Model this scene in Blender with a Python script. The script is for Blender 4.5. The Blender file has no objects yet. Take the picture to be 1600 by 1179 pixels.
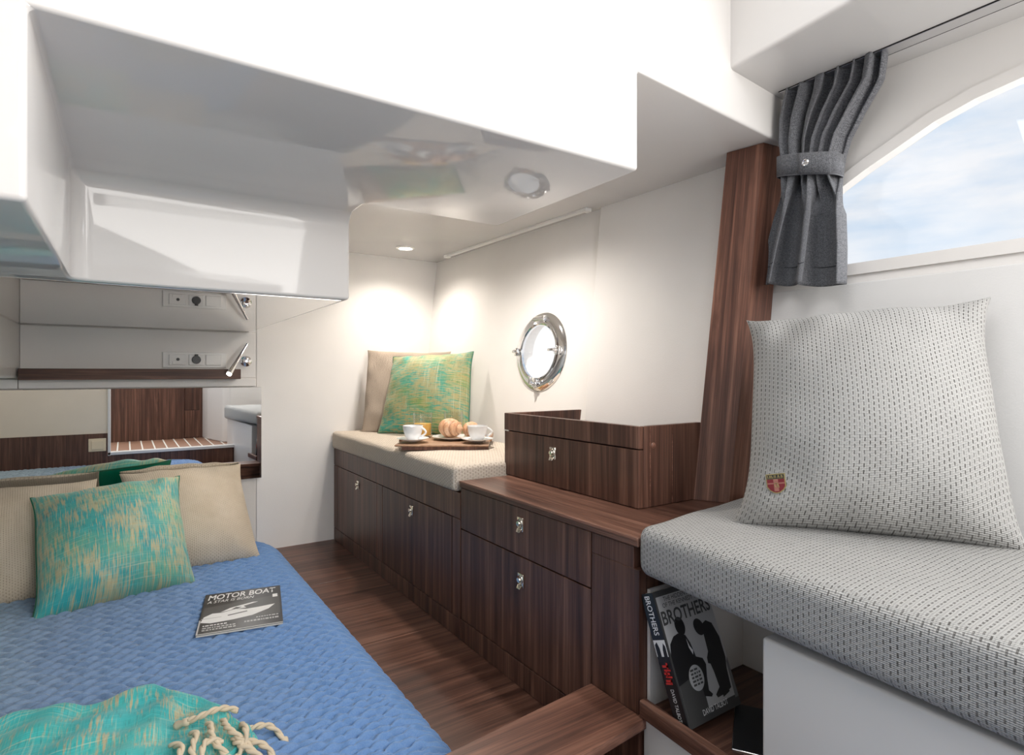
import bpy, bmesh, math, random
from math import sin, cos, pi, radians, sqrt, floor
from mathutils import Vector, Matrix
random.seed(7)
SC = bpy.context.scene
C = SC.collection

# ------------------------------------------------------------------ camera, sky, lamps, exposure
H = .764
cd = bpy.data.cameras.new('camera'); cam = bpy.data.objects.new('camera', cd); C.objects.link(cam)
cd.sensor_width = 36; cd.lens = 906 / 1600 * 36; cd.shift_y = -6.5 / 1600
cd.clip_start = .01
cam.location = (0, 0, H); cam.rotation_euler = (radians(90), 0, -radians(33.7))
SC.camera = cam
SC.view_settings.view_transform = 'Standard'; SC.view_settings.look = 'None'
SC.view_settings.gamma = 1; SC.view_settings.use_curve_mapping = False
SC.view_settings.exposure = 0.2

W = bpy.data.worlds.new('sky'); SC.world = W; W.use_nodes = True
nt = W.node_tree; nt.nodes.clear()
def wn(t, **k):
    n = nt.nodes.new(t)
    for a, b in k.items(): setattr(n, a, b)
    return n
tc = wn('ShaderNodeTexCoord'); sep = wn('ShaderNodeSeparateXYZ'); nt.links.new(tc.outputs['Generated'], sep.inputs[0])
mp = wn('ShaderNodeMapping'); mp.inputs['Scale'].default_value = (1.6, 1.6, 6.5); nt.links.new(tc.outputs['Generated'], mp.inputs[0])
no = wn('ShaderNodeTexNoise'); no.inputs['Scale'].default_value = 2.3; no.inputs['Detail'].default_value = 7; no.inputs['Roughness'].default_value = .55
nt.links.new(mp.outputs[0], no.inputs['Vector'])
cr = wn('ShaderNodeValToRGB'); cr.color_ramp.elements[0].position = .40; cr.color_ramp.elements[1].position = .66
nt.links.new(no.outputs[0], cr.inputs[0])
er = wn('ShaderNodeValToRGB'); er.color_ramp.elements[0].position = .05; er.color_ramp.elements[0].color = (1, 1, 1, 1)
er.color_ramp.elements[1].position = .24; er.color_ramp.elements[1].color = (0, 0, 0, 1); nt.links.new(sep.outputs[2], er.inputs[0])
mx = wn('ShaderNodeMix', data_type='RGBA'); mx.inputs['A'].default_value = (.53, .69, .88, 1); mx.inputs['B'].default_value = (.90, .92, .96, 1)
nt.links.new(cr.outputs[0], mx.inputs['Factor'])
mx2 = wn('ShaderNodeMix', data_type='RGBA'); mx2.inputs['B'].default_value = (1.08, 1.08, 1.08, 1)
nt.links.new(er.outputs[0], mx2.inputs['Factor']); nt.links.new(mx.outputs['Result'], mx2.inputs['A'])
bg = wn('ShaderNodeBackground'); bg.inputs['Strength'].default_value = .88; nt.links.new(mx2.outputs['Result'], bg.inputs[0])
nt.links.new(bg.outputs[0], wn('ShaderNodeOutputWorld').inputs[0])

def lamp(name, kind, loc, power, col=(1, 1, 1), aim=None, **k):
    l = bpy.data.lights.new(name, kind); l.energy = power; l.color = col
    for a, b in k.items(): setattr(l, a, b)
    o = bpy.data.objects.new(name, l); C.objects.link(o); o.location = loc
    if aim: o.rotation_euler = (Vector(aim) - Vector(loc)).to_track_quat('-Z', 'Y').to_euler()
    return o
cw = lamp('companionway_daylight', 'AREA', (1.05, -1.0, 1.27), 46, (1, .965, .925), aim=(.30, 1.6, .62), shape='RECTANGLE', size=1.7, size_y=1.15)
cw.rotation_euler = (cw.rotation_euler.to_matrix() @ Matrix.Rotation(radians(-32), 3, 'Z')).to_euler()
lamp('hatch_daylight', 'AREA', (.42, .36, 1.72), 4.0, (1, .985, .97), aim=(.45, .75, 0), shape='RECTANGLE', size=.6, size_y=.5)
lamp('window_daylight', 'AREA', (1.75, .42, 1.30), 3.5, (.95, .975, 1), aim=(.6, .9, .5), shape='RECTANGLE', size=.7, size_y=.35)

# ------------------------------------------------------------------ object helpers
WL = {}
def root(name, label, cat, loc, group=None):
    o = bpy.data.objects.new(name, None); C.objects.link(o); o.location = loc; o.empty_display_size = .05
    o['label'] = label; o['category'] = cat
    if group: o['group'] = group
    WL[o.name] = Vector(loc); return o
def build(name, bm, mat, parent=None, smooth=None, kind=None, loc=None, label=None, cat=None, group=None):
    """links bm (in world coordinates) as one mesh object, child of parent"""
    if loc is None:
        if parent is not None: loc = WL[parent.name]
        elif bm.verts:
            xs = [v.co.x for v in bm.verts]; ys = [v.co.y for v in bm.verts]; zs = [v.co.z for v in bm.verts]
            loc = Vector(((min(xs) + max(xs)) / 2, (min(ys) + max(ys)) / 2, min(zs)))
        else: loc = Vector((0, 0, 0))
    loc = Vector(loc)
    bmesh.ops.translate(bm, verts=bm.verts[:], vec=-loc)
    me = bpy.data.meshes.new(name); bm.to_mesh(me); bm.free()
    if smooth:
        me.polygons.foreach_set('use_smooth', [True] * len(me.polygons))
        if smooth is not True:
            try: me.set_sharp_from_angle(angle=radians(smooth))
            except Exception: pass
    o = bpy.data.objects.new(name, me); C.objects.link(o)
    if mat: me.materials.append(mat)
    if parent is not None:
        o.parent = parent; o.location = loc - WL[parent.name]
    else: o.location = loc
    WL[o.name] = loc
    if kind: o['kind'] = kind
    if label: o['label'] = label
    if cat: o['category'] = cat
    if group: o['group'] = group
    return o
def merge(*bms):
    a = bms[0]
    for b in bms[1:]:
        me = bpy.data.meshes.new('t'); b.to_mesh(me); b.free(); a.from_mesh(me); bpy.data.meshes.remove(me)
    return a
def bevel(bm, w, seg=2, ang=25):
    es = [e for e in bm.edges if len(e.link_faces) == 2 and e.calc_face_angle(0) > radians(ang)]
    bmesh.ops.bevel(bm, geom=es, offset=w, segments=seg, profile=.5, affect='EDGES', clamp_overlap=True)
    return bm
def hexa(b, t, bev=0, seg=2):
    """closed prism from two equal loops of points"""
    bm = bmesh.new(); n = len(b)
    vb = [bm.verts.new(p) for p in b]; vt = [bm.verts.new(p) for p in t]
    bm.faces.new(vb[::-1]); bm.faces.new(vt)
    for i in range(n): bm.faces.new((vb[i], vb[(i + 1) % n], vt[(i + 1) % n], vt[i]))
    bmesh.ops.recalc_face_normals(bm, faces=bm.faces[:])
    return bevel(bm, bev, seg) if bev else bm
def box(x0, x1, y0, y1, z0, z1, bev=0, seg=2):
    return hexa([(x0, y0, z0), (x1, y0, z0), (x1, y1, z0), (x0, y1, z0)], [(x0, y0, z1), (x1, y0, z1), (x1, y1, z1), (x0, y1, z1)], bev, seg)
def slab(poly, z0, z1, bev=0, seg=2):
    return hexa([(x, y, z0) for x, y in poly], [(x, y, z1) for x, y in poly], bev, seg)
def xf(bm, M): bmesh.ops.transform(bm, matrix=M, verts=bm.verts[:]); return bm
def frame(o, xa, ya, za): return Matrix((( *Vector((xa[0], ya[0], za[0])), o[0]), (xa[1], ya[1], za[1], o[1]), (xa[2], ya[2], za[2], o[2]), (0, 0, 0, 1)))
def grid(f, nu, nv, closed_u=False, uv=None):
    bm = bmesh.new(); vs = [[bm.verts.new(f(i, j)) for j in range(nv)] for i in range(nu)]
    ul = bm.loops.layers.uv.new('UVMap') if uv else None
    for i in range(nu - (0 if closed_u else 1)):
        for j in range(nv - 1):
            ix = [(i, j), ((i + 1), j), ((i + 1), j + 1), (i, j + 1)]
            try: fc = bm.faces.new([vs[a % nu][b] for a, b in ix])
            except ValueError: continue
            if ul:
                for l, (a, b) in zip(fc.loops, ix): l[ul].uv = uv(a, b)
    return bm
def tube(path, r, seg=10, caps=True):
    path = [Vector(p) for p in path]; n = len(path); R = r if callable(r) else (lambda k: r)
    up = None; rings = []; bm = bmesh.new()
    for i, p in enumerate(path):
        t = (path[min(i + 1, n - 1)] - path[max(i - 1, 0)]).normalized()
        if up is None: up = t.orthogonal().normalized()
        up = (up - t * up.dot(t)).normalized(); s = t.cross(up)
        rr = R(i / (n - 1) if n > 1 else 0)
        rings.append([bm.verts.new(p + (up * cos(2 * pi * k / seg) + s * sin(2 * pi * k / seg)) * rr) for k in range(seg)])
    for a, b in zip(rings, rings[1:]):
        for k in range(seg): bm.faces.new((a[k], a[(k + 1) % seg], b[(k + 1) % seg], b[k]))
    if caps: bm.faces.new(rings[0][::-1]); bm.faces.new(rings[-1])
    bmesh.ops.recalc_face_normals(bm, faces=bm.faces[:])
    return bm
def lathe(prof, M=Matrix(), seg=32):
    """profile of (radius, height) turned about local Z, then placed by M"""
    bm = bmesh.new(); rings = []
    for r, z in prof:
        rings.append([bm.verts.new((0, 0, z))] if r < 1e-6 else [bm.verts.new((r * cos(2 * pi * k / seg), r * sin(2 * pi * k / seg), z)) for k in range(seg)])
    for a, b in zip(rings, rings[1:]):
        if len(a) == 1 and len(b) == 1: continue
        for k in range(seg):
            k2 = (k + 1) % seg
            if len(a) == 1: bm.faces.new((a[0], b[k2], b[k]))
            elif len(b) == 1: bm.faces.new((a[k], a[k2], b[0]))
            else: bm.faces.new((a[k], a[k2], b[k2], b[k]))
    bmesh.ops.recalc_face_normals(bm, faces=bm.faces[:])
    return xf(bm, M)
def boxuv(bm):
    ul = bm.loops.layers.uv.verify()
    for f in bm.faces:
        n = f.normal; a = max(range(3), key=lambda k: abs(n[k]))
        for l in f.loops:
            c = l.vert.co
            l[ul].uv = (c.y, c.z) if a == 0 else ((c.x, c.z) if a == 1 else (c.y, c.x))
    return bm
def hx(y, z): return 1.326 + .102 * (z - 1.33) + .031 * (2.68 - y)      # the flared hull side

# ------------------------------------------------------------------ materials
class MT:
    def __init__(s, name):
        s.m = bpy.data.materials.new(name); s.m.use_nodes = True; s.t = s.m.node_tree; s.b = s.t.nodes['Principled BSDF']
    def n(s, t, ins=None, **k):
        x = s.t.nodes.new(t)
        for a, b in k.items(): setattr(x, a, b)
        for a, b in (ins or {}).items():
            if isinstance(b, bpy.types.NodeSocket): s.t.links.new(b, x.inputs[a])
            else: x.inputs[a].default_value = b
        return x
    def math(s, op, a, b=0.0, c=0.0, clamp=False): return s.n('ShaderNodeMath', {0: a, 1: b, 2: c}, operation=op, use_clamp=clamp).outputs[0]
    def mix(s, f, a, b, blend='MIX'):
        x = s.n('ShaderNodeMix', data_type='RGBA', blend_type=blend)
        for nm, v in (('Factor', f), ('A', a), ('B', b)):
            if isinstance(v, bpy.types.NodeSocket): s.t.links.new(v, x.inputs[[i for i, q in enumerate(x.inputs) if q.name == nm and q.enabled][0]])
            else: x.inputs[[i for i, q in enumerate(x.inputs) if q.name == nm and q.enabled][0]].default_value = (*v, 1) if isinstance(v, tuple) else v
        return [q for q in x.outputs if q.enabled][0]
    def noise(s, vec, scale, detail=3, rough=.5, dist=0): return s.n('ShaderNodeTexNoise', {'Vector': vec, 'Scale': scale, 'Detail': detail, 'Roughness': rough, 'Distortion': dist}).outputs[0]
    def ramp(s, f, stops):
        x = s.n('ShaderNodeValToRGB', {0: f}); e = x.color_ramp.elements
        while len(e) < len(stops): e.new(.5)
        for el, (p, c) in zip(e, stops): el.position = p; el.color = (*c, 1) if isinstance(c, tuple) else (c, c, c, 1)
        return x.outputs[0]
    def maprange(s, v, a, b, c=0., d=1.): return s.n('ShaderNodeMapRange', {0: v, 1: a, 2: b, 3: c, 4: d}).outputs[0]
    def coord(s, kind='Object', scale=(1, 1, 1), off=None):
        o = s.n('ShaderNodeTexCoord').outputs[kind]
        if off is not None: o = s.n('ShaderNodeVectorMath', {0: o, 1: off}, operation='ADD').outputs[0]
        return s.n('ShaderNodeMapping', {'Vector': o, 'Scale': scale}).outputs[0]
    def rnd(s):
        r = s.n('ShaderNodeObjectInfo').outputs['Random']; m = s.math('MULTIPLY', r, 37.0)
        return s.n('ShaderNodeCombineXYZ', {0: m, 1: m, 2: m}).outputs[0]
    def bump(s, h, strength=.3, dist=.01):
        s.t.links.new(s.n('ShaderNodeBump', {'Height': h, 'Strength': strength, 'Distance': dist}).outputs[0], s.b.inputs['Normal'])
    def set(s, **k):
        for a, b in k.items():
            i = s.b.inputs[a.replace('_', ' ')]
            if isinstance(b, bpy.types.NodeSocket): s.t.links.new(b, i)
            else: i.default_value = (*b, 1) if isinstance(b, tuple) and len(b) == 3 else b
        return s
def plain(name, col, rough=.5, metal=0, **k):
    t = MT(name); t.set(Base_Color=col, Roughness=rough, Metallic=metal, **k); return t.m
def walnut(name, axis, tone=1.0, rough=.36, lean=0):
    t = MT(name); k = [1, 1, 1]; _co = t.coord
    def lc(kind, sc, off):
        o = t.n('ShaderNodeVectorMath', {0: t.n('ShaderNodeTexCoord').outputs[kind], 1: off}, operation='ADD').outputs[0]
        if lean:
            q = t.n('ShaderNodeSeparateXYZ', {0: o}); o = t.n('ShaderNodeCombineXYZ', {0: t.math('SUBTRACT', q.outputs[0], t.math('MULTIPLY', q.outputs[2], lean)), 1: q.outputs[1], 2: q.outputs[2]}).outputs[0]
        return t.n('ShaderNodeMapping', {'Vector': o, 'Scale': sc}).outputs[0]
    t.coord = lc; k[axis] = .045
    v = t.coord('Object', tuple(k), t.rnd())
    d = t.noise(v, 9, 2, .5); big = t.noise(v, 7, 3, .5, .4)
    lines = t.noise(t.n('ShaderNodeVectorMath', {0: v, 1: t.n('ShaderNodeVectorMath', {0: d, 'Scale': .12}, operation='SCALE').outputs[0]}, operation='ADD').outputs[0], 42, 5, .6, .5)
    k2 = [1, 1, 1]; k2[axis] = .02
    fine = t.noise(t.coord('Object', tuple(k2), t.rnd()), 330, 2, .6)
    k3 = [1, 1, 1]; k3[axis] = .012
    stripe = t.noise(t.coord('Object', tuple(k3), t.rnd()), 62, 4, .65)
    f = t.math('ADD', t.math('ADD', t.math('MULTIPLY', lines, .42), t.math('MULTIPLY', big, .2)), t.math('MULTIPLY', stripe, .38))
    c = t.ramp(f, [(.36, (.038 * tone, .0155 * tone, .0108 * tone)), (.48, (.115 * tone, .050 * tone, .033 * tone)), (.545, (.178 * tone, .083 * tone, .055 * tone)), (.63, (.29 * tone, .147 * tone, .101 * tone))])
    c = t.mix(t.maprange(fine, .35, .62, 0, .42), c, (.03 * tone, .016 * tone, .012 * tone))
    t.set(Base_Color=c, Roughness=rough); t.b.inputs['Specular IOR Level'].default_value = .45
    t.bump(fine, .06, .002); return t.m
WZ = walnut('walnut_upright', 2); WX = walnut('walnut_across', 0); WY = walnut('walnut_along', 1)
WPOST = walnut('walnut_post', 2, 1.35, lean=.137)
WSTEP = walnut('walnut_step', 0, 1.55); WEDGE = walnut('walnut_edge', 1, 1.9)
def traywood():
    t = MT('tray_wood'); v = t.coord('Object', (.6, 9, 9)); n = t.noise(v, 9, 4, .6, .3)
    t.set(Base_Color=t.ramp(n, [(.3, (.22, .115, .062)), (.5, (.36, .21, .125)), (.7, (.48, .31, .20))]), Roughness=.5); return t.m
WTRAY = traywood()
GREY_OAK = walnut('dark_oak', 0, .8, .5)
def vinyl(name, col):
    t = MT(name); v = t.coord('Object', (1, 1, 1)); n = t.noise(v, 260, 3, .6); m = t.noise(v, 5, 2)
    t.set(Base_Color=t.mix(t.maprange(m, .3, .7), tuple(c * .965 for c in col), col), Roughness=.62); t.bump(n, .12, .003); return t.m
VINYL = vinyl('white_vinyl', (.87, .845, .82)); LINING = vinyl('side_lining', (.73, .72, .705)); CREAM_VINYL = vinyl('cream_vinyl', (.77, .735, .69))
def gel(name, col, rough=.13):
    t = MT(name); n = t.noise(t.coord('Object'), 5, 2); t.set(Base_Color=col, Roughness=rough); t.b.inputs['Specular IOR Level'].default_value = .38
    t.bump(n, .025, .02); return t.m
GEL = gel('white_gelcoat', (.735, .715, .695), .045); GELM = gel('satin_gelcoat', (.755, .728, .70), .3)
CHROME = plain('chrome', (.82, .82, .83), .08, 1); NICKEL = plain('nickel', (.80, .74, .64), .16, 1); ALU = plain('aluminium', (.75, .75, .76), .3, 1)
BLACK = plain('black_plastic', (.012, .012, .014), .35); DARKGAP = plain('dark_gap', (.012, .009, .008), .8)
WHITEP = plain('white_plastic', (.82, .81, .79), .35); BEIGEP = plain('beige_plastic', (.80, .66, .46), .4)
PORC = plain('porcelain', (.84, .84, .84), .12); GLOSSP = plain('high_gloss_panel', (.88, .865, .85), .015, 1); MIRROR = plain('mirror_glass', (.93, .93, .92), .0, 1)
TEAK = plain('teak_sole', (.30, .16, .10), .5); CAULK = plain('white_caulk', (.80, .76, .68), .5)
def glassy(name, fac, tint=(1, 1, 1), rough=0):
    t = MT(name); g = t.n('ShaderNodeBsdfGlossy', {'Roughness': rough}).outputs[0]; tr = t.n('ShaderNodeBsdfTransparent', {'Color': (*tint, 1)}).outputs[0]
    fr = t.math('ADD', t.math('POWER', t.n('ShaderNodeLayerWeight', {'Blend': .5}).outputs['Facing'], 4.0), .04)
    ms = t.n('ShaderNodeMixShader', {0: t.math('MULTIPLY', fr, fac), 1: tr, 2: g}).outputs[0]
    t.t.links.new(ms, t.t.nodes['Material Output'].inputs[0]); return t.m
PANE = glassy('window_glass', .6); TUMBLER = glassy('tumbler_glass', 1.0, (.97, .97, .96))
def weave(name, light, dark, pc, pr, wd=.16, hd=.34, amount=.9, var=.12, bumpd=.0022, light2=None):
    """basket weave: paired light weft bars with dark warp dashes showing between"""
    t = MT(name); uv = t.n('ShaderNodeTexCoord').outputs['UV']
    wob = t.noise(uv, 60, 2); s = t.n('ShaderNodeSeparateXYZ', {0: uv})
    u = t.math('ADD', s.outputs[0], t.math('MULTIPLY', wob, pc * .35)); u = t.math('DIVIDE', u, pc); c = t.math('FLOOR', u); fu = t.math('FRACT', u)
    par = t.math('MODULO', t.math('ABSOLUTE', c), 2.0)
    v = t.math('ADD', t.math('DIVIDE', s.outputs[1], pr), t.math('MULTIPLY', par, .5)); fv = t.math('FRACT', v)
    du = t.math('ABSOLUTE', t.math('SUBTRACT', fu, .5)); dv = t.math('ABSOLUTE', t.math('SUBTRACT', fv, .5))
    mu = t.maprange(du, wd, wd * .55, 0, 1); mv = t.maprange(dv, hd, hd * .75, 0, 1); dash = t.math('MULTIPLY', mu, mv)
    bars = t.math('ABSOLUTE', t.math('SINE', t.math('MULTIPLY', v, 4 * pi / 2 * 1.0 * 2)))
    edge = t.math('MULTIPLY', t.maprange(du, .36, .5), .45)
    nz = t.noise(uv, 700, 2); big = t.noise(uv, 9, 3)
    base = t.mix(t.maprange(big, .35, .65), light, light2 or light)
    base = t.mix(t.maprange(nz, .3, .7, 0, var * 2.2), base, tuple(x * .45 for x in light))
    base = t.mix(t.math('MULTIPLY', t.math('SUBTRACT', 1.0, bars), .38), base, dark)
    base = t.mix(t.math('MULTIPLY', edge, .6), base, dark)
    dv2 = t.maprange(t.noise(uv, 45, 2), .3, .65, .45, 1.0)
    col = t.mix(t.math('MULTIPLY', t.math('MULTIPLY', dash, dv2), amount), base, dark)
    t.set(Base_Color=col, Roughness=.9); t.b.inputs['Specular IOR Level'].default_value = .15
    t.bump(t.math('SUBTRACT', t.math('MULTIPLY', bars, .6), dash), .7, bumpd); return t.m
GREYWEAVE = weave('grey_basket_weave', (.56, .553, .535), (.085, .078, .071), .0080, .0100, .17, .35, .85)
BEIGEWEAVE = weave('beige_basket_weave', (.93, .83, .71), (.34, .24, .165), .0092, .0105, .2, .36, .75, .13)
CREAMWEAVE = weave('cream_weave', (.92, .81, .665), (.40, .30, .19), .0068, .0075, .2, .36, .7, .08, light2=(.85, .73, .575))
TANWEAVE = weave('tan_weave', (.70, .585, .475), (.36, .27, .20), .0055, .0052, .25, .36, .55, .16, light2=(.64, .53, .43))
def silkweave(name, a, b, gold, horiz, thr=.52):
    t = MT(name); uv = t.n('ShaderNodeTexCoord').outputs['UV']
    def st(sx, sy): return t.n('ShaderNodeMapping', {'Vector': uv, 'Scale': (sx, sy, 1)}).outputs[0]
    base = t.mix(t.maprange(t.noise(st(5, 7), 1, 3), .40, .60), a, b)
    slub = t.noise(st(210, 17) if not horiz else st(26, 190), 1, 3, .6); patch = t.noise(st(9, 8), 1, 3, .6)
    g = t.maprange(t.math('ADD', t.math('MULTIPLY', slub, .6), t.math('MULTIPLY', patch, .5)), thr, thr + .09)
    col = t.mix(t.math('MULTIPLY', g, .82), base, gold)
    weft = t.noise(st(14, 330), 1, 2); col = t.mix(t.maprange(weft, .55, .72, 0, .35), col, tuple(min(1, x * 1.7 + .05) for x in a))
    for q_ in ((260, 2.5), (2.5, 260)):
        th_ = t.maprange(t.noise(st(*q_), 1, 1), .58, .68); pa_ = t.maprange(t.noise(st(6 + q_[0] * .01, 7), 1, 2), .42, .6)
        col = t.mix(t.math('MULTIPLY', t.math('MULTIPLY', th_, pa_), .5), col, (.62, .66, .48))
    dark = t.noise(st(300, 40), 1, 2); col = t.mix(t.maprange(dark, .55, .75, 0, .5), col, tuple(x * .35 for x in a))
    t.set(Base_Color=col, Roughness=.55); t.b.inputs['Sheen Weight'].default_value = .15
    t.bump(t.math('ADD', weft, slub), .35, .002); return t.m
TURQ = silkweave('turquoise_gold_silk', (.03, .38, .40), (.14, .46, .34), (.62, .50, .26), False)
GREENGOLD = silkweave('green_gold_silk', (.03, .33, .26), (.17, .31, .10), (.46, .36, .15), True, .485)
THROWM = silkweave('turquoise_gold_throw', (.03, .43, .45), (.045, .47, .45), (.58, .43, .22), False, .56)
EMERALD = plain('emerald_satin', (.0, .25, .16), .35); GREENPIPE = plain('green_piping', (.02, .16, .09), .5)
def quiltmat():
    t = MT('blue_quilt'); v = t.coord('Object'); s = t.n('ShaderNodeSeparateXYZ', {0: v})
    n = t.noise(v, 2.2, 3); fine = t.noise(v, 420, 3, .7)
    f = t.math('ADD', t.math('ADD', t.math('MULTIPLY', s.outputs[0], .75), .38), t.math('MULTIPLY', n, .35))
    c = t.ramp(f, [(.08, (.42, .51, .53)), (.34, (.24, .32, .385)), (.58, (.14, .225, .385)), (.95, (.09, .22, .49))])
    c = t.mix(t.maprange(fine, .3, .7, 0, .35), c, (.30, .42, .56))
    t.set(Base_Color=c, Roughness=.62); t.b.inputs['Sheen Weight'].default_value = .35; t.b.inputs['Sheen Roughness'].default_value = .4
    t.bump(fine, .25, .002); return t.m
QUILT = quiltmat()
def denim():
    t = MT('charcoal_twill'); uv = t.n('ShaderNodeTexCoord').outputs['UV']; s = t.n('ShaderNodeSeparateXYZ', {0: uv})
    a = t.math('SINE', t.math('MULTIPLY', t.math('ADD', s.outputs[0], s.outputs[1]), 1900.0)); b = t.math('SINE', t.math('MULTIPLY', t.math('SUBTRACT', s.outputs[0], s.outputs[1]), 1900.0))
    w = t.math('MULTIPLY', a, b); n = t.noise(uv, 500, 3, .7)
    n2 = t.noise(uv, 170, 4, .7); c = t.mix(t.math('ADD', t.math('MULTIPLY', w, .22), t.maprange(t.math('ADD', t.math('MULTIPLY', n, .68), t.math('MULTIPLY', n2, .32)), .36, .64, 0, .8), clamp=True), (.030, .031, .036), (.25, .255, .275))
    t.set(Base_Color=c, Roughness=.9); t.b.inputs['Sheen Weight'].default_value = .1; t.bump(w, .3, .001); return t.m
TWILL = denim()
ROPE = plain('cream_cotton_cord', (.66, .55, .40), .85)
def pastry():
    t = MT('croissant_crust'); v = t.coord('Object'); n = t.noise(v, 45, 4, .6)
    pt_ = t.maprange(t.n('ShaderNodeNewGeometry').outputs['Pointiness'], .44, .54); t.set(Base_Color=t.mix(pt_, (.20, .065, .025), t.ramp(n, [(.3, (.50, .22, .10)), (.5, (.68, .40, .23)), (.7, (.80, .58, .42))])), Roughness=.45); t.bump(n, .3, .003); return t.m
CRUST = pastry(); JUICE = plain('orange_juice', (.85, .50, .12), .25)
INK_W = plain('white_ink', (.80, .80, .80), .5); INK_K = plain('black_ink', (.012, .012, .014), .35); INK_G = plain('grey_ink', (.48, .48, .48), .45)
INK_D = plain('dark_grey_ink', (.06, .06, .06), .4); INK_R = plain('red_ink', (.60, .03, .025), .45); PAPER = plain('page_paper', (.72, .69, .62), .8)
SKIN_INK = plain('mid_grey_ink', (.17, .17, .17), .45); GOLD = plain('gold_thread', (.30, .24, .10), .5, .2); REDB = plain('badge_red', (.16, .012, .018), .6); PINKB = plain('badge_pink', (.30, .12, .095), .6)

# ------------------------------------------------------------------ setting: overhead mouldings
def cells(xs, ys, zs, filled):
    bm = bmesh.new(); V = {}
    def v(i, j, k):
        if (i, j, k) not in V: V[(i, j, k)] = bm.verts.new((xs[i], ys[j], zs[k]))
        return V[(i, j, k)]
    for (i, j, k) in filled:
        for d, q in (((1, 0, 0), [(1, 0, 0), (1, 1, 0), (1, 1, 1), (1, 0, 1)]), ((-1, 0, 0), [(0, 0, 0), (0, 0, 1), (0, 1, 1), (0, 1, 0)]),
                     ((0, 1, 0), [(0, 1, 0), (0, 1, 1), (1, 1, 1), (1, 1, 0)]), ((0, -1, 0), [(0, 0, 0), (1, 0, 0), (1, 0, 1), (0, 0, 1)]),
                     ((0, 0, 1), [(0, 0, 1), (1, 0, 1), (1, 1, 1), (0, 1, 1)]), ((0, 0, -1), [(0, 0, 0), (0, 1, 0), (1, 1, 0), (1, 0, 0)])):
            if (i + d[0], j + d[1], k + d[2]) not in filled: bm.faces.new([v(i + a, j + b, k + c) for a, b, c in q])
    bmesh.ops.dissolve_limit(bm, angle_limit=radians(1), verts=bm.verts[:], edges=bm.edges[:])
    return bm
xs = [-1.3, -.084, .447, .80, 1.60]; ys = [.772, 1.265, 1.37, 2.72]; zs = [.94, 1.143, 1.33, 1.85]
F = set()
for j in range(3):
    for k in range(3):
        F.add((0, j, k))
        if k == 2: F.add((3, j, k)); F.add((2, j, k))
        if k == 1 and j == 0: F.add((2, j, k))
        if k >= 1 or j == 2: F.add((1, j, k))
bm = cells(xs, ys, zs, F)
deep = [e for e in bm.edges if len(e.link_faces) == 2 and not e.is_convex and all(-.09 < v.co.x < .45 and v.co.y > 1.3 and v.co.y < 1.4 and v.co.z < 1.2 for v in e.verts)]
bmesh.ops.bevel(bm, geom=deep, offset=.034, segments=5, profile=.5, affect='EDGES', clamp_overlap=True)
es = [e for e in bm.edges if len(e.link_faces) == 2 and e.calc_face_angle(0) > radians(60)]
bmesh.ops.bevel(bm, geom=es, offset=.007, segments=3, profile=.5, affect='EDGES', clamp_overlap=True)
for v in bm.verts:
    if v.co.y < .95 and v.co.x > .82: v.co.y += .085 * (v.co.x - .80)
ce = build('ceiling', bm, GEL, kind='structure', smooth=30)
build('gloss_panel', slab([(-1.2, 1.396), (.434, 1.396), (.434, 2.6715), (-1.2, 2.6715)], .9394, .9402), GLOSSP, ce, label='mirror-gloss underside panel')
build('ceiling', box(-1.3, .35, -.06, .80, 1.75, 1.80), GELM, kind='structure')
build('ceiling', box(.82, 1.60, -.7, .83, 1.75, 1.80), GELM, kind='structure')
# cornice over the side window, with the curtain channel in it
cor = slab([(1.115, .808), (1.07, .25), (1.03, -.4), (1.58, -.4), (1.58, .850)], 1.437, 1.78, .009, 3)
build('trim_1', cor, GEL, kind='structure', smooth=30)

# ------------------------------------------------------------------ setting: hull side
def hull_panel(y0, y1, z0, z1, off, th, bev=.004):
    f = lambda y, z, o: (hx(y, z) - o, y, z)
    return hexa([f(y0, z0, off), f(y1, z0, off), f(y1, z1, off), f(y0, z1, off)], [f(y0, z0, off - th), f(y1, z0, off - th), f(y1, z1, off - th), f(y0, z1, off - th)], bev)
def plate_with_hole(outer, hole, th, depth_dir, mapf):
    bm = bmesh.new(); E = []
    for loop in (outer, hole):
        vs = [bm.verts.new(mapf(*p)) for p in loop]
        E += [bm.edges.new((vs[i], vs[(i + 1) % len(vs)])) for i in range(len(vs))]
    bmesh.ops.triangle_fill(bm, use_beauty=True, use_dissolve=False, edges=E)
    r = bmesh.ops.extrude_face_region(bm, geom=bm.faces[:])
    nv = [g for g in r['geom'] if isinstance(g, bmesh.types.BMVert)]
    bmesh.ops.translate(bm, verts=nv, vec=Vector(depth_dir) * th)
    bmesh.ops.recalc_face_normals(bm, faces=bm.faces[:]); return bm
PC = (1.760, .845)                                                     # porthole centre (y, z) on the hull side
hole = [(PC[0] + .118 * cos(2 * pi * k / 40), PC[1] + .118 * sin(2 * pi * k / 40)) for k in range(40)]
wh = build('wall_hull', plate_with_hole([(1.487, -.02), (2.70, -.02), (2.70, 1.345), (1.487, 1.345)], hole, .05, (1, 0, 0), lambda y, z: (hx(y, z), y, z)), VINYL, kind='structure')
build('wall_hull_panel', hull_panel(.90, 1.4835, .2, 1.336, .011, .05, .005), VINYL, wh)
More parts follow.
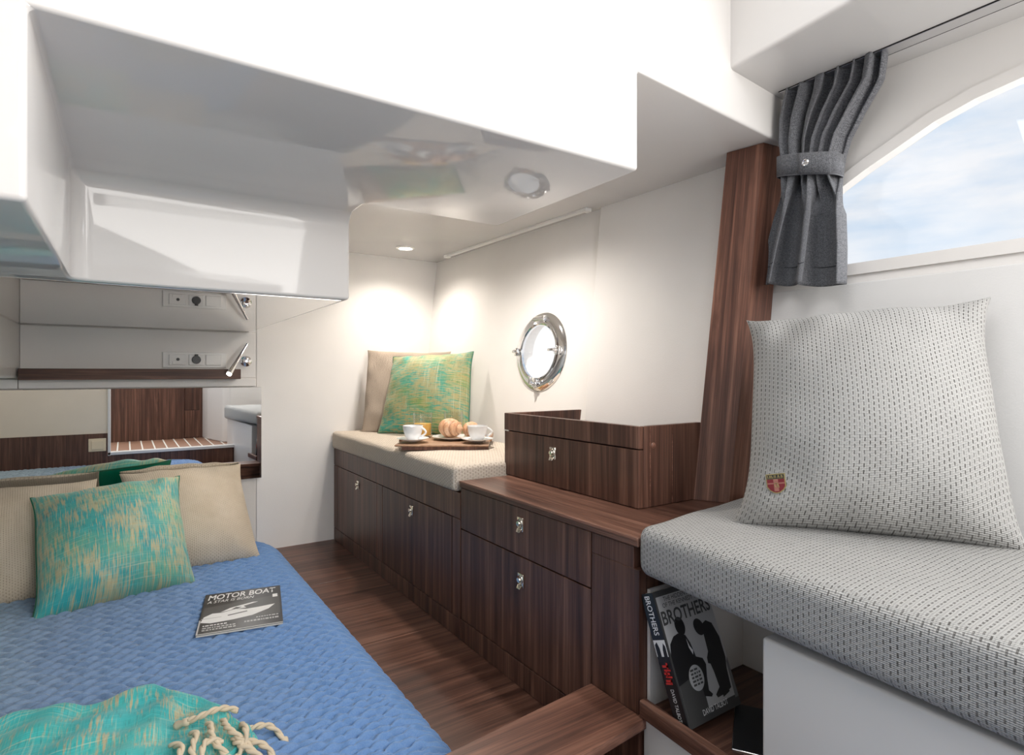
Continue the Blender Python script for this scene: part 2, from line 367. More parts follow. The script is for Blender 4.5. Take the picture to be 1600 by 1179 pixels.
# side wall with the arched window
sill = [(.90, 1.003), (-.05, 1.012)]
arch = [(-.05, 1.20), (.05, 1.262), (.20, 1.303), (.37, 1.313), (.443, 1.300), (.511, 1.278), (.584, 1.242), (.64, 1.215), (.695, 1.184), (.745, 1.150), (.785, 1.115), (.815, 1.075), (.825, 1.03), (.815, 1.006)]
win = [(-.05, 1.009)] + [(y, z + .006) for y, z in arch[:-1]] + [(.815, 1.004)]
ww = build('wall_window_side', plate_with_hole([(-.7, -.4), (.905, -.4), (.905, 1.47), (-.7, 1.47)], win, .032, (1, 0, 0), lambda y, z: (hx(y, z), y, z)), GELM, kind='structure')
def offset_loop(lp, d):
    cx = sum(p[0] for p in lp) / len(lp); cz = sum(p[1] for p in lp) / len(lp); out = []
    for i, p in enumerate(lp):
        a = Vector(lp[i - 1]); b = Vector(lp[(i + 1) % len(lp)]); t = (b - a).normalized(); n = Vector((t[1], -t[0]))
        if n.dot(Vector(p) - Vector((cx, cz))) < 0: n = -n
        out.append((p[0] + n[0] * d, p[1] + n[1] * d))
    return out
w1 = build('window_1', plate_with_hole(offset_loop(win, .022), offset_loop(win, -.004), .03, (1, 0, 0), lambda y, z: (hx(y, z) - .007, y, z)), GELM, kind='structure')
bm = bmesh.new(); bm.faces.new([bm.verts.new((hx(y, z) + .03, y, z)) for y, z in win]); r = bmesh.ops.extrude_face_region(bm, geom=bm.faces[:])
bmesh.ops.translate(bm, verts=[g for g in r['geom'] if isinstance(g, bmesh.types.BMVert)], vec=(.005, 0, 0))
build('window_pane', bm, PANE, w1)
f = lambda y, z, o: (hx(y, z) - o, y, z)
build('wall_lining', hexa([f(-.6, .40, .006), f(.86, .40, .006), f(.86, .965, .006), f(-.6, .965, .006)], [f(-.6, .40, -.02), f(.86, .40, -.02), f(.86, .965, -.02), f(-.6, .965, -.02)], .003), LINING, ww)

# ------------------------------------------------------------------ setting: headboard end wall
wb = build('wall_back', box(-1.3, 1.36, 2.686, 2.73, -.05, 1.345), GELM, kind='structure')
def pad(x0, x1, z0, z1, mat=VINYL, y=2.68, bev=.003): return build('wall_panel', box(x0, x1, y, 2.70, z0, z1, bev), mat, wb)
pad(.468, 1.345, -.02, 1.34)
pad(-.312, .4655, .745, .9375); pad(-.315, .4655, .7085, .743, y=2.672); pad(-1.0, -.3165, .7085, .743, y=2.672)
pad(-1.0, .4655, -.02, .7065, CREAM_VINYL)
build('trim_2', box(-1.2, -.312, 1.3, 2.69, .748, .945, .012, 4), GELM, kind='structure', smooth=30)
build('wall_left', box(-1.0, -.95, -.3, 2.72, -.05, 1.0), VINYL, kind='structure')
# berth platform floor: individual veneered boards laid across
fl = build('floor', box(-.95, .815, -.10, 2.69, -.06, -.004), WX, kind='structure')
fl2 = None
y = .765; k = 0
while y < 2.68:
    y1 = min(2.684, y + .275)
    build('floor_board', box(.44, .8, y + .0004, y1 - .0004, -.004, .0, .0005, 1), WX, fl); y = y1; k += 1
build('floor', box(-.95, 1.2, -.4, .9, -.36, -.33), GELM, kind='structure')
# after bulkhead behind the camera with the passage opening (seen in the mirror)
wa = build('wall_after', box(-1.0, -.11, -.15, -.10, .30, 1.80), vinyl('warm_cream_vinyl', (.80, .70, .57)), kind='structure')
build('baseboard_after', box(-1.0, -.11, -.15, -.095, .0, .305), WZ, kind='structure')
build('baseboard_after', box(-.11, .98, -.15, -.095, -.33, .138), WZ, kind='structure')
dr = build('door_1', merge(box(-.112, -.094, -.16, -.085, .132, 1.75, .002), box(-.112, .98, -.16, -.085, .136, .158, .002)), GELM, kind='structure')
so = build('floor', box(-.15, 1.2, -1.25, -.16, .09, .130), TEAK, kind='structure')
for k in range(12): build('caulk_strip', box(-.06 + .088 * k, -.050 + .088 * k, -1.2, -.162, .130, .1322), CAULK, so)
build('wall_passage', merge(box(-.15, .468, -1.20, -1.13, .13, .74), box(.468, .476, -1.20, -1.133, .13, .74)), WZ, kind='structure')
cb = build('wall_passage', box(.478, .64, -1.22, -1.16, .13, .74), WZ, kind='structure')
build('drawer_front', box(.482, .61, -1.163, -1.152, .14, .40, .002), WZ, cb); build('drawer_front', box(.482, .61, -1.163, -1.152, .405, .70, .002), WZ, cb)
build('wall_passage', slab([(.635, -1.16), (.66, -.95), (.745, -.60), (.80, -.55), (1.2, -.55), (1.2, -1.2), (.70, -1.2)], .13, .74, .01), GELM, kind='structure')

# ------------------------------------------------------------------ lights and fittings on the ceilings
dl2 = root('downlight', 'second round ceiling light, behind the edge of the overhead moulding', 'downlight', (.92, 1.66, 1.33))
build('bezel', lathe([(.030, 0), (.042, 0), (.042, -.003), (.030, -.006), (.030, 0)], Matrix.Translation((.92, 1.66, 1.33)), 28), WHITEP, dl2, smooth=30)
lamp('downlight_lamp', 'SPOT', (.92, 1.66, 1.318), 25, (1, .93, .85), aim=(.95, 1.66, 0), spot_size=radians(160), spot_blend=.9, shadow_soft_size=.03)
dl = root('downlight', 'small round recessed ceiling light glowing in the soffit over the bench', 'downlight', (1.05, 2.44, 1.33))
build('bezel', lathe([(.030, 0), (.042, 0), (.042, -.003), (.030, -.006), (.030, 0)], Matrix.Translation((1.05, 2.44, 1.33)), 28), WHITEP, dl, smooth=30)
LED = MT('led_lens'); LED.set(Base_Color=(1, 1, 1)); LED.b.inputs['Emission Color'].default_value = (1, .93, .82, 1); LED.b.inputs['Emission Strength'].default_value = 14
for q, xx, yy in ((dl, 1.05, 2.44), (dl2, .92, 1.66)): build('lens', lathe([(0, -.003), (.030, -.003), (.030, .0), (0, 0)], Matrix.Translation((xx, yy, 1.33)), 24), LED.m, q)
lamp('downlight_lamp', 'SPOT', (1.05, 2.44, 1.318), 15, (1, .915, .82), aim=(1.03, 2.36, 0), spot_size=radians(150), spot_blend=.9, shadow_soft_size=.03)
rl = root('ceiling_rail', 'slim white curtain rail on the soffit above the round porthole', 'rail', (1.30, 2.0, 1.33))
build('rail', hexa([(1.275, 2.48, 1.322), (1.298, 2.48, 1.322), (1.330, 1.52, 1.322), (1.307, 1.52, 1.322)], [(1.275, 2.48, 1.331), (1.298, 2.48, 1.331), (1.330, 1.52, 1.331), (1.307, 1.52, 1.331)], .002), WHITEP, rl)
build('end_cap', box(1.306, 1.334, 1.505, 1.53, 1.318, 1.331, .003), WHITEP, rl); build('end_cap', box(1.272, 1.300, 2.475, 2.50, 1.318, 1.331, .003), WHITEP, rl)
tr = root('curtain_track', 'bright aluminium curtain track under the cornice above the side window', 'curtain track', (1.32, .3, 1.437))
def trk(x0, x1, z0, z1): return hexa([(x0, .80, z0), (x1, .80, z0), (x1 + .025, -.35, z0), (x0 + .025, -.35, z0)], [(x0, .80, z1), (x1, .80, z1), (x1 + .025, -.35, z1), (x0 + .025, -.35, z1)], .001, 1)
build('channel', trk(1.3005, 1.3345, 1.4345, 1.4385), ALU, tr)
build('groove', trk(1.2985, 1.3007, 1.4343, 1.4385), DARKGAP, tr); build('groove', trk(1.3343, 1.3365, 1.4343, 1.4385), DARKGAP, tr)

# ------------------------------------------------------------------ walnut furniture
def latch(x, y, z, parent, s=1.0):
    w = .0125 * s; h = .017 * s
    o = build('latch', box(x - .004, x, y - w, y + w, z - h, z + h, .003, 2), NICKEL, parent, smooth=40)
    M = frame((x - .004, y, z + .002), (0, 1, 0), (0, 0, 1), (-1, 0, 0))
    return merge_into(o, [lathe([(0, .007), (.006, .0065), (.0075, .003), (.0075, -.001)], M, 18), lathe([(.0088, 0), (.0105, .002), (.0115, 0)], M, 18),
                          hexa([(x - .004, y - .009, z - .016), (x - .004, y + .009, z - .016), (x - .004, y + .009, z - .010), (x - .004, y - .009, z - .010)],
                               [(x - .011, y - .007, z - .019), (x - .011, y + .007, z - .019), (x - .006, y + .009, z - .010), (x - .006, y - .009, z - .010)], .001)])
def merge_into(o, bms):
    loc = WL[o.name]; b = bmesh.new(); b.from_mesh(o.data)
    for q in bms:
        bmesh.ops.translate(q, verts=q.verts[:], vec=-loc); me = bpy.data.meshes.new('t'); q.to_mesh(me); q.free(); b.from_mesh(me); bpy.data.meshes.remove(me)
    b.to_mesh(o.data); b.free(); o.data.polygons.foreach_set('use_smooth', [True] * len(o.data.polygons))
    try: o.data.set_sharp_from_angle(angle=radians(40))
    except Exception: pass
    return o
def front(name, parent, y0, y1, z0, z1, x=.8, th=.018, mat=WZ): return build(name, box(x, x + th, y0, y1, z0, z1, .0012, 2), mat, parent)
bc = root('bench_cabinet', 'dark walnut bench cabinet with two latched doors under the beige cushion', 'cabinet', (.8, 2.07, 0))
build('carcass', hexa([(.812, 1.468, 0), (1.15, 1.468, 0), (1.15, 2.676, 0), (.812, 2.676, 0)], [(.812, 1.468, .418), (1.225, 1.468, .418), (1.225, 2.676, .418), (.812, 2.676, .418)]), DARKGAP, bc)
front('top_rail', bc, 1.468, 2.677, .345, .420); front('plinth', bc, 1.468, 2.677, 0, .056)
for a, b in ((2.625, 2.677), (2.075, 2.129), (1.468, 1.517)): front('stile', bc, a, b, .058, .343)
for a, b, ly in ((2.132, 2.622, 2.345), (1.520, 2.072, 1.805)):
    d = front('door', bc, a, b, .0585, .3425); latch(.8, ly, .304, d)
dc = root('drawer_chest', 'walnut drawer chest with a two-latch front standing between the bench and grey seat', 'chest', (.8, 1.1, 0))
build('carcass', slab([(.812, .79), (1.15, .86), (1.15, 1.463), (.812, 1.463)], .0, .438), DARKGAP, dc)
build('countertop', slab([(.797, .771), (1.245, .845), (1.245, 1.466), (.797, 1.466)], .438, .456, .0012, 1), WY, dc)
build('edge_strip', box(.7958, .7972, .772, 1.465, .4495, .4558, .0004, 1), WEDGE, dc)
d = front('drawer', dc, .906, 1.463, .3205, .4365); latch(.8, 1.160, .398, d)
d = front('door', dc, .906, 1.463, .0625, .3175); latch(.8, 1.158, .262, d)
front('plinth', dc, .906, 1.463, 0, .060)
build('end_stile', merge(box(.8, .82, .7715, .9035, 0, .395, .001, 1), box(.8, .82, .785, .9035, .395, .437, .001, 1)), WZ, dc)
build('end_panel', slab([(.82, .772), (1.2, .835), (1.2, .85), (.82, .79)], -.3, .437), WZ, dc)
lb = root('tray_locker', 'raised walnut locker with one drawer and open tray top on the chest', 'locker', (.965, 1.2, .456))
build('carcass', box(.975, 1.195, .945, 1.475, .457, .590), DARKGAP, lb)
d = front('drawer', lb, .9325, 1.4875, .4575, .5895, .965, .016); latch(.965, 1.246, .5475, d)
front('tray_rail', lb, .9305, 1.4895, .5925, .6435, .965, .014)
build('tray_floor', box(.979, 1.25, .944, 1.475, .592, .598), WY, lb)
build('side_panel', hexa([(.981, .9305, .457), (1.170, .9305, .457), (1.170, .9445, .457), (.981, .9445, .457)], [(.981, .9305, .6435), (1.180, .9305, .6435), (1.180, .9445, .6435), (.981, .9445, .6435)], .001, 1), WZ, lb)
build('side_panel', hexa([(.979, 1.4755, .457), (1.235, 1.4755, .457), (1.235, 1.4895, .457), (.979, 1.4895, .457)], [(.979, 1.4755, .6435), (1.262, 1.4755, .6435), (1.262, 1.4895, .6435), (.979, 1.4895, .6435)], .001, 1), WZ, lb)
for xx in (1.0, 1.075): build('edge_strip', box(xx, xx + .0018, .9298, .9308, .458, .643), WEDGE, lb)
build('plug', lathe([(0, .0015), (.0065, .0012), (.0075, 0)], frame((1.012, .9305, .598), (1, 0, 0), (0, 0, 1), (0, -1, 0)), 18), WEDGE, lb, smooth=True)
build('catch', box(.9628, .9655, 1.462, 1.4895, .5895, .5925, .0005, 1), ALU, lb)
pb = [Vector(p) for p in ((1.152, .931, .457), (1.190, .857, .457), (1.285, .848, .457), (1.29, .931, .457))]; pt = [Vector(p) for p in ((1.283, .931, 1.329), (1.302, .840, 1.329), (1.377, .832, 1.329), (1.375, .931, 1.329))]
bm = bmesh.new(); rr_ = [[bm.verts.new(a.lerp(b, k / 24)) for a, b in zip(pb, pt)] for k in range(25)]
bm.faces.new(rr_[0][::-1]); bm.faces.new(rr_[-1])
for A_, B_ in zip(rr_, rr_[1:]):
    for k in range(4): bm.faces.new((A_[k], A_[(k + 1) % 4], B_[(k + 1) % 4], B_[k]))
bmesh.ops.recalc_face_normals(bm, faces=bm.faces[:])
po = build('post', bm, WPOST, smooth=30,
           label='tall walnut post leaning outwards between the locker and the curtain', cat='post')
st = root('step_board', 'thick walnut step board at the foot of the drawer chest', 'step', (.66, .83, .0))
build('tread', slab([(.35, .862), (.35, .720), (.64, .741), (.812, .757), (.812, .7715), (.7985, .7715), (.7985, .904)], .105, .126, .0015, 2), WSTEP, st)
build('riser', slab([(.525, .871), (.525, .861), (.797, .885), (.797, .897)], 0, .105), WX, st)

# ------------------------------------------------------------------ side seat with book niche
def sfx(y): return .80 - .062 * (.771 - y)                                # skewed seat front line
sb = root('side_seat_base', 'white moulded seat base with an open walnut-floored niche for books', 'seat base', (1.0, .3, -.33))
build('front_panel', slab([(sfx(.523) + .020, .523), (sfx(-.38) + .026, -.38), (1.0, -.38), (1.0, .519), (.85, .523)], -.33, .364, .006, 3), GELM, sb, smooth=30)
build('lower_panel', slab([(sfx(.764) + .004, .764), (sfx(.52) + .004, .52), (1.12, .52), (1.12, .764)], -.33, .128, .004), GELM, sb, smooth=30)
build('niche_wall', slab([(.822, .764), (1.118, .764), (1.118, .771), (.822, .771)], .13, .356), GELM, sb)
build('niche_wall', slab([(1.108, .52), (1.115, .52), (1.115, .764), (1.108, .764)], .13, .356), GELM, sb)
build('niche_shelf', slab([(sfx(.764) + .012, .764), (sfx(.52) + .012, .52), (1.108, .52), (1.108, .764)], .125, .137), WX, sb)
build('fiddle_rail', slab([(sfx(.766) - .006, .766), (sfx(.52) - .006, .522), (sfx(.52) + .012, .522), (sfx(.766) + .012, .766)], .126, .158, .004, 3), WY, sb)
build('seat_top', slab([(sfx(.77) + .11, .768), (sfx(-.38) + .11, -.38), (1.28, -.38), (1.28, .768)], .350, .360), GELM, sb)
def cushion(name, poly, z0, z1, r, mat, label, crown=.008, seam=True, cuts=.03):
    bm = slab(poly, z0, z1)
    bmesh.ops.bevel(bm, geom=bm.edges[:], offset=r, segments=5, profile=.55, affect='EDGES', clamp_overlap=True)
    for ax in (0, 1):
        lo = min(v.co[ax] for v in bm.verts); hi = max(v.co[ax] for v in bm.verts); n = int((hi - lo) / cuts)
        for k in range(1, n):
            no = Vector((1, 0, 0)) if ax == 0 else Vector((0, 1, 0)); co = no * (lo + (hi - lo) * k / n)
            bmesh.ops.bisect_plane(bm, geom=bm.verts[:] + bm.edges[:] + bm.faces[:], plane_co=co, plane_no=no)
    P = [Vector((x, y)) for x, y in poly]
    def ed(x, y):
        p = Vector((x, y)); dd = 9
        for i in range(len(P)):
            a, b = P[i], P[(i + 1) % len(P)]; t = max(0, min(1, (p - a).dot(b - a) / (b - a).length_squared)); dd = min(dd, (p - a - (b - a) * t).length)
        return dd
    for v in bm.verts:
        if v.co.z > (z0 + z1) / 2: v.co.z += crown * (1 - math.exp(-ed(v.co.x, v.co.y) / .06)) + .0015 * sin(v.co.x * 31) * sin(v.co.y * 23)
        elif name == 'seat_cushion': v.co.z -= .012 * max(0, (.776 - v.co.y) / .57)
    bm.normal_update(); boxuv(bm)
    return build(name, bm, mat, smooth=50, label=label, cat='cushion')
cushion('seat_cushion', [(.797, .776), (sfx(.2), .2), (sfx(-.38), -.38), (1.285, -.38), (1.288, .4), (1.268, .842)], .386, .478, .026, GREYWEAVE, 'thick grey basket-weave seat cushion on the white moulded side seat', .006)
bcu = cushion('bench_cushion', [(.787, 1.480), (1.215, 1.480), (1.205, 2.672), (.787, 2.672)], .421, .497, .018, BEIGEWEAVE, 'long beige woven cushion lying on the walnut bench cabinet', .008)

# ------------------------------------------------------------------ pillows
def pillow(name, corners, T, mat, label, back=1.0, pin=.055, n=44, uvs=1.0, seed=0, sag=.0, fold=0.0, group=None, flip=False):
    BL, BR, TR, TL = [Vector(c) for c in corners]; rs = random.Random(seed)
    w = ((BR - BL).length + (TR - TL).length) / 2; h = ((TL - BL).length + (TR - BR).length) / 2
    nrm = (BR - BL).cross(TL - BL).normalized()
    ph = [rs.uniform(0, 6.28) for _ in range(8)]
    def P(s, t, side):
        s2 = s * (1 - pin * (1 - abs(t) ** 4)); t2 = t * (1 - pin * (.9 if t > 0 else .25) * (1 - abs(s) ** 4))
        t2 += .008 * sin(3.1 * s + ph[0]); s2 += .006 * sin(3.7 * t + ph[1])
        a, b = (s2 + 1) / 2, (t2 + 1) / 2
        p = BL * (1 - a) * (1 - b) + BR * a * (1 - b) + TR * a * b + TL * (1 - a) * b
        e = max(0.0, (1 - s * s) * (1 - t * t)); hgt = T / 2 * e ** .46 * (1 - sag * t)
        rad = sqrt(s * s + t * t); edge = min(1, rad / 1.1) ** 3
        wr = fold * edge * e ** .3 * (sin(7 * s * t + 5 * (s - t) + ph[2]) + .7 * sin(9 * (s + t) + ph[3]) + .6 * sin(13 * s - 4 * t + ph[4]))
        return p + nrm * (side * (hgt * (1 if side > 0 else back)) + (wr if side > 0 else 0))
    def surf(side):
        q = [sin(pi / 2 * (-1 + 2 * i / (n - 1))) for i in range(n)]
        return grid(lambda i, j: P(q[i], q[j], side), n, n, uv=lambda i, j: (w * (q[i] + 1) / 2 * uvs, h * (q[j] + 1) / 2 * uvs))
    F_, B_ = surf(1), surf(-1); bmesh.ops.reverse_faces(B_, faces=B_.faces[:])
    rim = [P(-1 + 2 * k / 40, -1, 0) for k in range(40)] + [P(1, -1 + 2 * k / 40, 0) for k in range(40)] + [P(1 - 2 * k / 40, 1, 0) for k in range(40)] + [P(-1, 1 - 2 * k / 40, 0) for k in range(41)]
    return F_, B_, rim, P, nrm
def make_pillow(name, corners, T, mat, label, piping=None, backmat=None, **k):
    F_, B_, rim, P, nrm = pillow(name, corners, T, mat, label, **k)
    if backmat is None:
        F_ = merge(F_, B_); bmesh.ops.remove_doubles(F_, verts=F_.verts[:], dist=.0004)
    o = build(name, F_, mat, smooth=True, label=label, cat='pillow')
    if backmat is not None: build('back_cover', B_, backmat, o, smooth=True, label='plain emerald satin back')
    if piping is not None: build('piping', tube(rim, .0032, 6, False), piping, o, smooth=True)
    return o, P, nrm
gp, GP, gn = make_pillow('grey_pillow', [(.962, .688, .474), (1.210, .312, .474), (1.314, .396, .905), (1.135, .775, .882)], .31, GREYWEAVE, 'large grey basket-weave pillow with a small red badge leaning on the window wall', pin=.115, seed=3, fold=.008, back=.26, sag=.12)
# badge: shield patch with a black band, red field, pink cross and gold curl
def on_pillow(P, s, t):
    p = P(s, t, 1); du = (P(s + .02, t, 1) - P(s - .02, t, 1)).normalized(); dv = (P(s, t + .02, 1) - P(s, t - .02, 1)).normalized(); n = du.cross(dv).normalized()
    dv = n.cross(du); return frame(p + n * .0015, du, dv, n)
bM = on_pillow(GP, -.735, -.72)
def flat(pts, z0=0, z1=.0008): return hexa([(x, y, z0) for x, y in pts], [(x, y, z1) for x, y in pts])
sh = [(-.0165, .0165), (-.0165, -.006), (-.012, -.0125), (-.005, -.017), (0, -.018), (.005, -.017), (.012, -.0125), (.0165, -.006), (.0165, .0165)]
bd = build('badge', xf(flat(sh, 0, .0012), bM), GOLD, gp, label='small red and black shield badge')
sh2 = [(x * .90, y * .90) for x, y in sh]
build('badge_field', xf(flat([p for p in sh2 if p[1] < .014] and [(-.0148, .007)] + sh2[1:8] + [(.0148, .007)], .0012, .0016), bM), REDB, bd)
build('badge_band', xf(flat([(-.0148, .0148), (-.0148, .0075), (.0148, .0075), (.0148, .0148)], .0012, .0016), bM), INK_K, bd)
strokes = merge(*[flat([(x - .0006, .0085), (x + .0006, .0085), (x + .0016 * q, .0138), (x + .0016 * q - .0012, .0138)], .0016, .0019) for x, q in ((-.0125, 0), (-.0098, .6), (-.0072, 0), (-.0046, -.5), (-.002, .6), (.001, 0), (.0042, .9), (.0072, -.4), (.0100, .5), (.0126, -.3))])
build('badge_lettering', xf(strokes, bM), GOLD, bd)
build('badge_cross', xf(merge(flat([(-.0145, -.0015), (.0145, -.0015), (.0145, .0008), (-.0145, .0008)], .0016, .0018), flat([(-.004, -.014), (.004, -.014), (.004, .007), (-.004, .007)], .0016, .0018)), bM), PINKB, bd)
build('badge_curl', xf(tube([(.004 * cos(a) * (1 - a / 14) + .0005, -.006 + .0075 * sin(a) * .8 + .0015 * a - .002, .002) for a in [i * .35 for i in range(18)]], .0006, 5), bM), GOLD, bd)

make_pillow('beige_pillow', [(.872, 2.515, .500), (1.155, 2.30, .505), (1.225, 2.335, .862), (.945, 2.640, .872)], .10, TANWEAVE, 'plain tan linen-weave pillow tucked behind the green one on the bench', seed=5, fold=.007, sag=.15, pin=.045, back=.35)
make_pillow('green_pillow', [(.912, 2.415, .502), (1.205, 2.125, .502), (1.245, 2.165, .857), (1.020, 2.505, .838)], .20, GREENGOLD, 'green and gold pillow with dark green piping behind the breakfast tray', piping=GREENPIPE, seed=9, fold=.007, sag=.1, pin=.05, back=.12)
BZ = .062
make_pillow('cream_pillow', [(.005, 2.345, BZ - .004), (.432, 2.385, BZ - .004), (.400, 2.645, .388), (-.02, 2.635, .385)], .23, CREAMWEAVE, 'cream ribbed-weave pillow standing at the mirror, nearest the dark wood floor', seed=11, fold=.007, sag=.2, pin=.065, back=.25)
make_pillow('cream_pillow', [(-.46, 2.31, BZ - .004), (-.03, 2.33, BZ - .004), (-.085, 2.57, .385), (-.475, 2.57, .385)], .15, CREAMWEAVE, 'cream ribbed-weave pillow half hidden behind the left of the turquoise pillow', seed=12, fold=.007, sag=.2, pin=.065, back=.25)
make_pillow('turquoise_pillow', [(-.222, 2.115, BZ - .004), (.198, 2.205, BZ - .004), (.163, 2.43, .391), (-.256, 2.42, .362)], .27, TURQ, 'turquoise and gold silk pillow with emerald back, foremost on the bed', piping=GREENPIPE, backmat=EMERALD, seed=14, fold=.007, sag=.12, pin=.075, back=.16)

# ------------------------------------------------------------------ bed with quilted coverlet
bed = root('berth_bed', 'low berth mattress under a blue ombre quilted coverlet', 'bed', (-.15, 1.2, 0))
def bed_xr(y): return .518 - .10 * max(0, (y - 2.50) / .17) ** 2 - .14 * max(0, (.12 - y) / .2) ** 2
def bedz(x, y, d):
    q = y / .0215; a = q + .20 * sin(x * 92 + floor(q) * pi) + .10 * sin(x * 37 + y * 13) + .05 * sin(x * 150); r = abs(sin(pi * a)) ** .55
    c = abs(sin(pi * (x / .034 + .5 * (floor(a) % 2) + .18 * sin(y * 47)))) ** .4
    return .0100 * r + .0095 * c * r
nx, ny = 250, 1000
XS = [-.94 + (i / (nx - 9)) for i in range(0)]
def bp(i, j):
    y = -.09 + (2.668 + .09) * j / (ny - 1); xr = bed_xr(y)
    m = nx - 9
    if i < m: x = -.94 + (xr - .05 + .94) * i / (m - 1); dr = 0; nxn = 0
    else:
        a = (i - m + 1) / 9 * pi / 2; x = xr - .05 + .05 * sin(a); dr = .048 * (1 - cos(a)); nxn = sin(a)
    h = bedz(x, y, 0); far = 1 - .5 * max(0, (y - 2.60) / .07)
    return (x + h * nxn, y, (.054 + h * (1 - nxn)) * min(1, far) - dr + .004 * sin(x * 5 + 1) * sin(y * 3.2))
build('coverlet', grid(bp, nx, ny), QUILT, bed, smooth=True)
build('mattress', box(-.93, .40, -.07, 2.5, 0, .040, .01), PAPER, bed)

# ------------------------------------------------------------------ folded throw with tasselled end
th = root('throw_blanket', 'turquoise and gold throw folded on the blue bed, knotted cream tassels at its end', 'throw', (-.1, 1.25, .06))
top = [(-.55, 1.40), (-.40, 1.43), (-.30, 1.455), (-.20, 1.475), (-.165, 1.501), (-.119, 1.498), (-.07, 1.462), (-.011, 1.469), (.052, 1.473), (.075, 1.420), (.126, 1.354), (.159, 1.280), (.186, 1.204), (.199, 1.160)]
bot = [(-.60, .95), (-.47, .95), (-.37, .96), (-.27, .97), (-.2, .98), (-.14, .99), (-.09, 1.0), (-.03, 1.01), (.02, 1.03), (.06, 1.05), (.10, 1.07), (.135, 1.095), (.155, 1.12), (.172, 1.140)]
def lerp_l(L, f):
    f *= len(L) - 1; i = min(int(f), len(L) - 2); a = f - i; return Vector(L[i]).lerp(Vector(L[i + 1]), a)
def throw_surf(z0, th_, sc, ph, n=90, m=70):
    c = Vector((-.15, 1.2))
    def f(i, j):
        u, v = i / (n - 1), j / (m - 1); a, b = lerp_l(top, u), lerp_l(bot, u); p = b.lerp(a, v); p = c + (p - c) * sc
        e = min(v, 1 - v, (1 - u) * 1.6) ; e = min(1, e / .07); prof = sqrt(max(0, 1 - (1 - e) ** 2))
        z = z0 + th_ * prof + prof * (.005 * sin(p.x * 26 + p.y * 17 + ph) + .004 * sin(p.x * 55 - p.y * 30 + 2 * ph) + .003 * sin(p.y * 80 + p.x * 12))
        return (p.x, p.y, z)
    return grid(f, n, m, uv=lambda i, j: (i / (n - 1) * .75, j / (m - 1) * .45))
build('lower_fold', throw_surf(.062, .022, 1.03, 1.3, 60, 40), THROWM, th, smooth=True)
build('upper_fold', throw_surf(.072, .032, 1.0, .2), THROWM, th, smooth=True)
def tassel(p0, p1, sagz, r=.0052):
    p0, p1 = Vector(p0), Vector(p1); L = (p1 - p0).length; n = 30; bms = []
    side = (p1 - p0).cross(Vector((0, 0, 1))).normalized()
    mid = [p0.lerp(p1, k / n) + side * .008 * sin(k / n * 5 + p0.x * 40) + Vector((0, 0, sagz * sin(pi * k / n))) for k in range(n + 1)]
    for q in (0, pi):
        pts = []
        for k, c in enumerate(mid):
            a = k / n * L / .022 * 2 * pi / 1.6 + q; pts.append(c + side * (r * .55 * cos(a)) + Vector((0, 0, r * .55 * sin(a) + r)))
        bms.append(tube(pts, r * .72, 6))
    e = mid[-1]; d = (mid[-1] - mid[-3]).normalized()
    kn = tube([e + Vector((0, 0, r)) + d * t for t in (-.004, 0, .006, .010, .020, .026)], lambda f: [.004, .0078, .0078, .0055, .0085, .006][min(5, round(f * 5))], 8)
    o = build('tassel', merge(*bms, kn), ROPE, th, smooth=True)
for a, b, s in [((.180, 1.222, .106), (.098, 1.238, .110), .012), ((.188, 1.196, .086), (.252, 1.166, .058), .014), ((.190, 1.180, .100), (.165, 1.118, .084), .02), ((.150, 1.200, .112), (.185, 1.105, .078), .016),
                ((.178, 1.165, .09), (.222, 1.108, .056), .012), ((.120, 1.205, .110), (.150, 1.115, .085), .014), ((.140, 1.150, .104), (.100, 1.115, .100), .012), ((.165, 1.155, .098), (.200, 1.085, .060), .014), ((.095, 1.190, .110), (.105, 1.115, .098), .012), ((.07, 1.175, .108), (.075, 1.105, .096), .012)]:
    tassel(a, b, s)

# ------------------------------------------------------------------ lettering
def text_bm(body, w, h, italic=0.0, bold=0.0, sx=None):
    """the text as a mesh lying in local xy, its box scaled to w by h with the lower left corner at the origin"""
    cu = bpy.data.curves.new('t', 'FONT'); cu.body = body; cu.shear = italic; cu.offset = bold; cu.resolution_u = 3; cu.extrude = 0
    ob = bpy.data.objects.new('t', cu); C.objects.link(ob); bpy.context.view_layer.update()
    me = bpy.data.meshes.new_from_object(ob.evaluated_get(bpy.context.evaluated_depsgraph_get()))
    bpy.data.objects.remove(ob); bpy.data.curves.remove(cu)
    bm = bmesh.new(); bm.from_mesh(me); bpy.data.meshes.remove(me)
    x0 = min(v.co.x for v in bm.verts); x1 = max(v.co.x for v in bm.verts); y0 = min(v.co.y for v in bm.verts); y1 = max(v.co.y for v in bm.verts)
    for v in bm.verts: v.co.x = (v.co.x - x0) / (x1 - x0) * w; v.co.y = (v.co.y - y0) / (y1 - y0) * h
    return bm
def put(name, bm, M, mat, parent, x, y, z=.0003, rot=0):
    return build(name, xf(bm, M @ Matrix.Translation((x, y, z)) @ Matrix.Rotation(rot, 4, 'Z')), mat, parent)
def poly(pts, z=0):
    bm = bmesh.new(); bm.faces.new([bm.verts.new((x, y, z)) for x, y in pts]); bmesh.ops.triangulate(bm, faces=bm.faces[:]); return bm
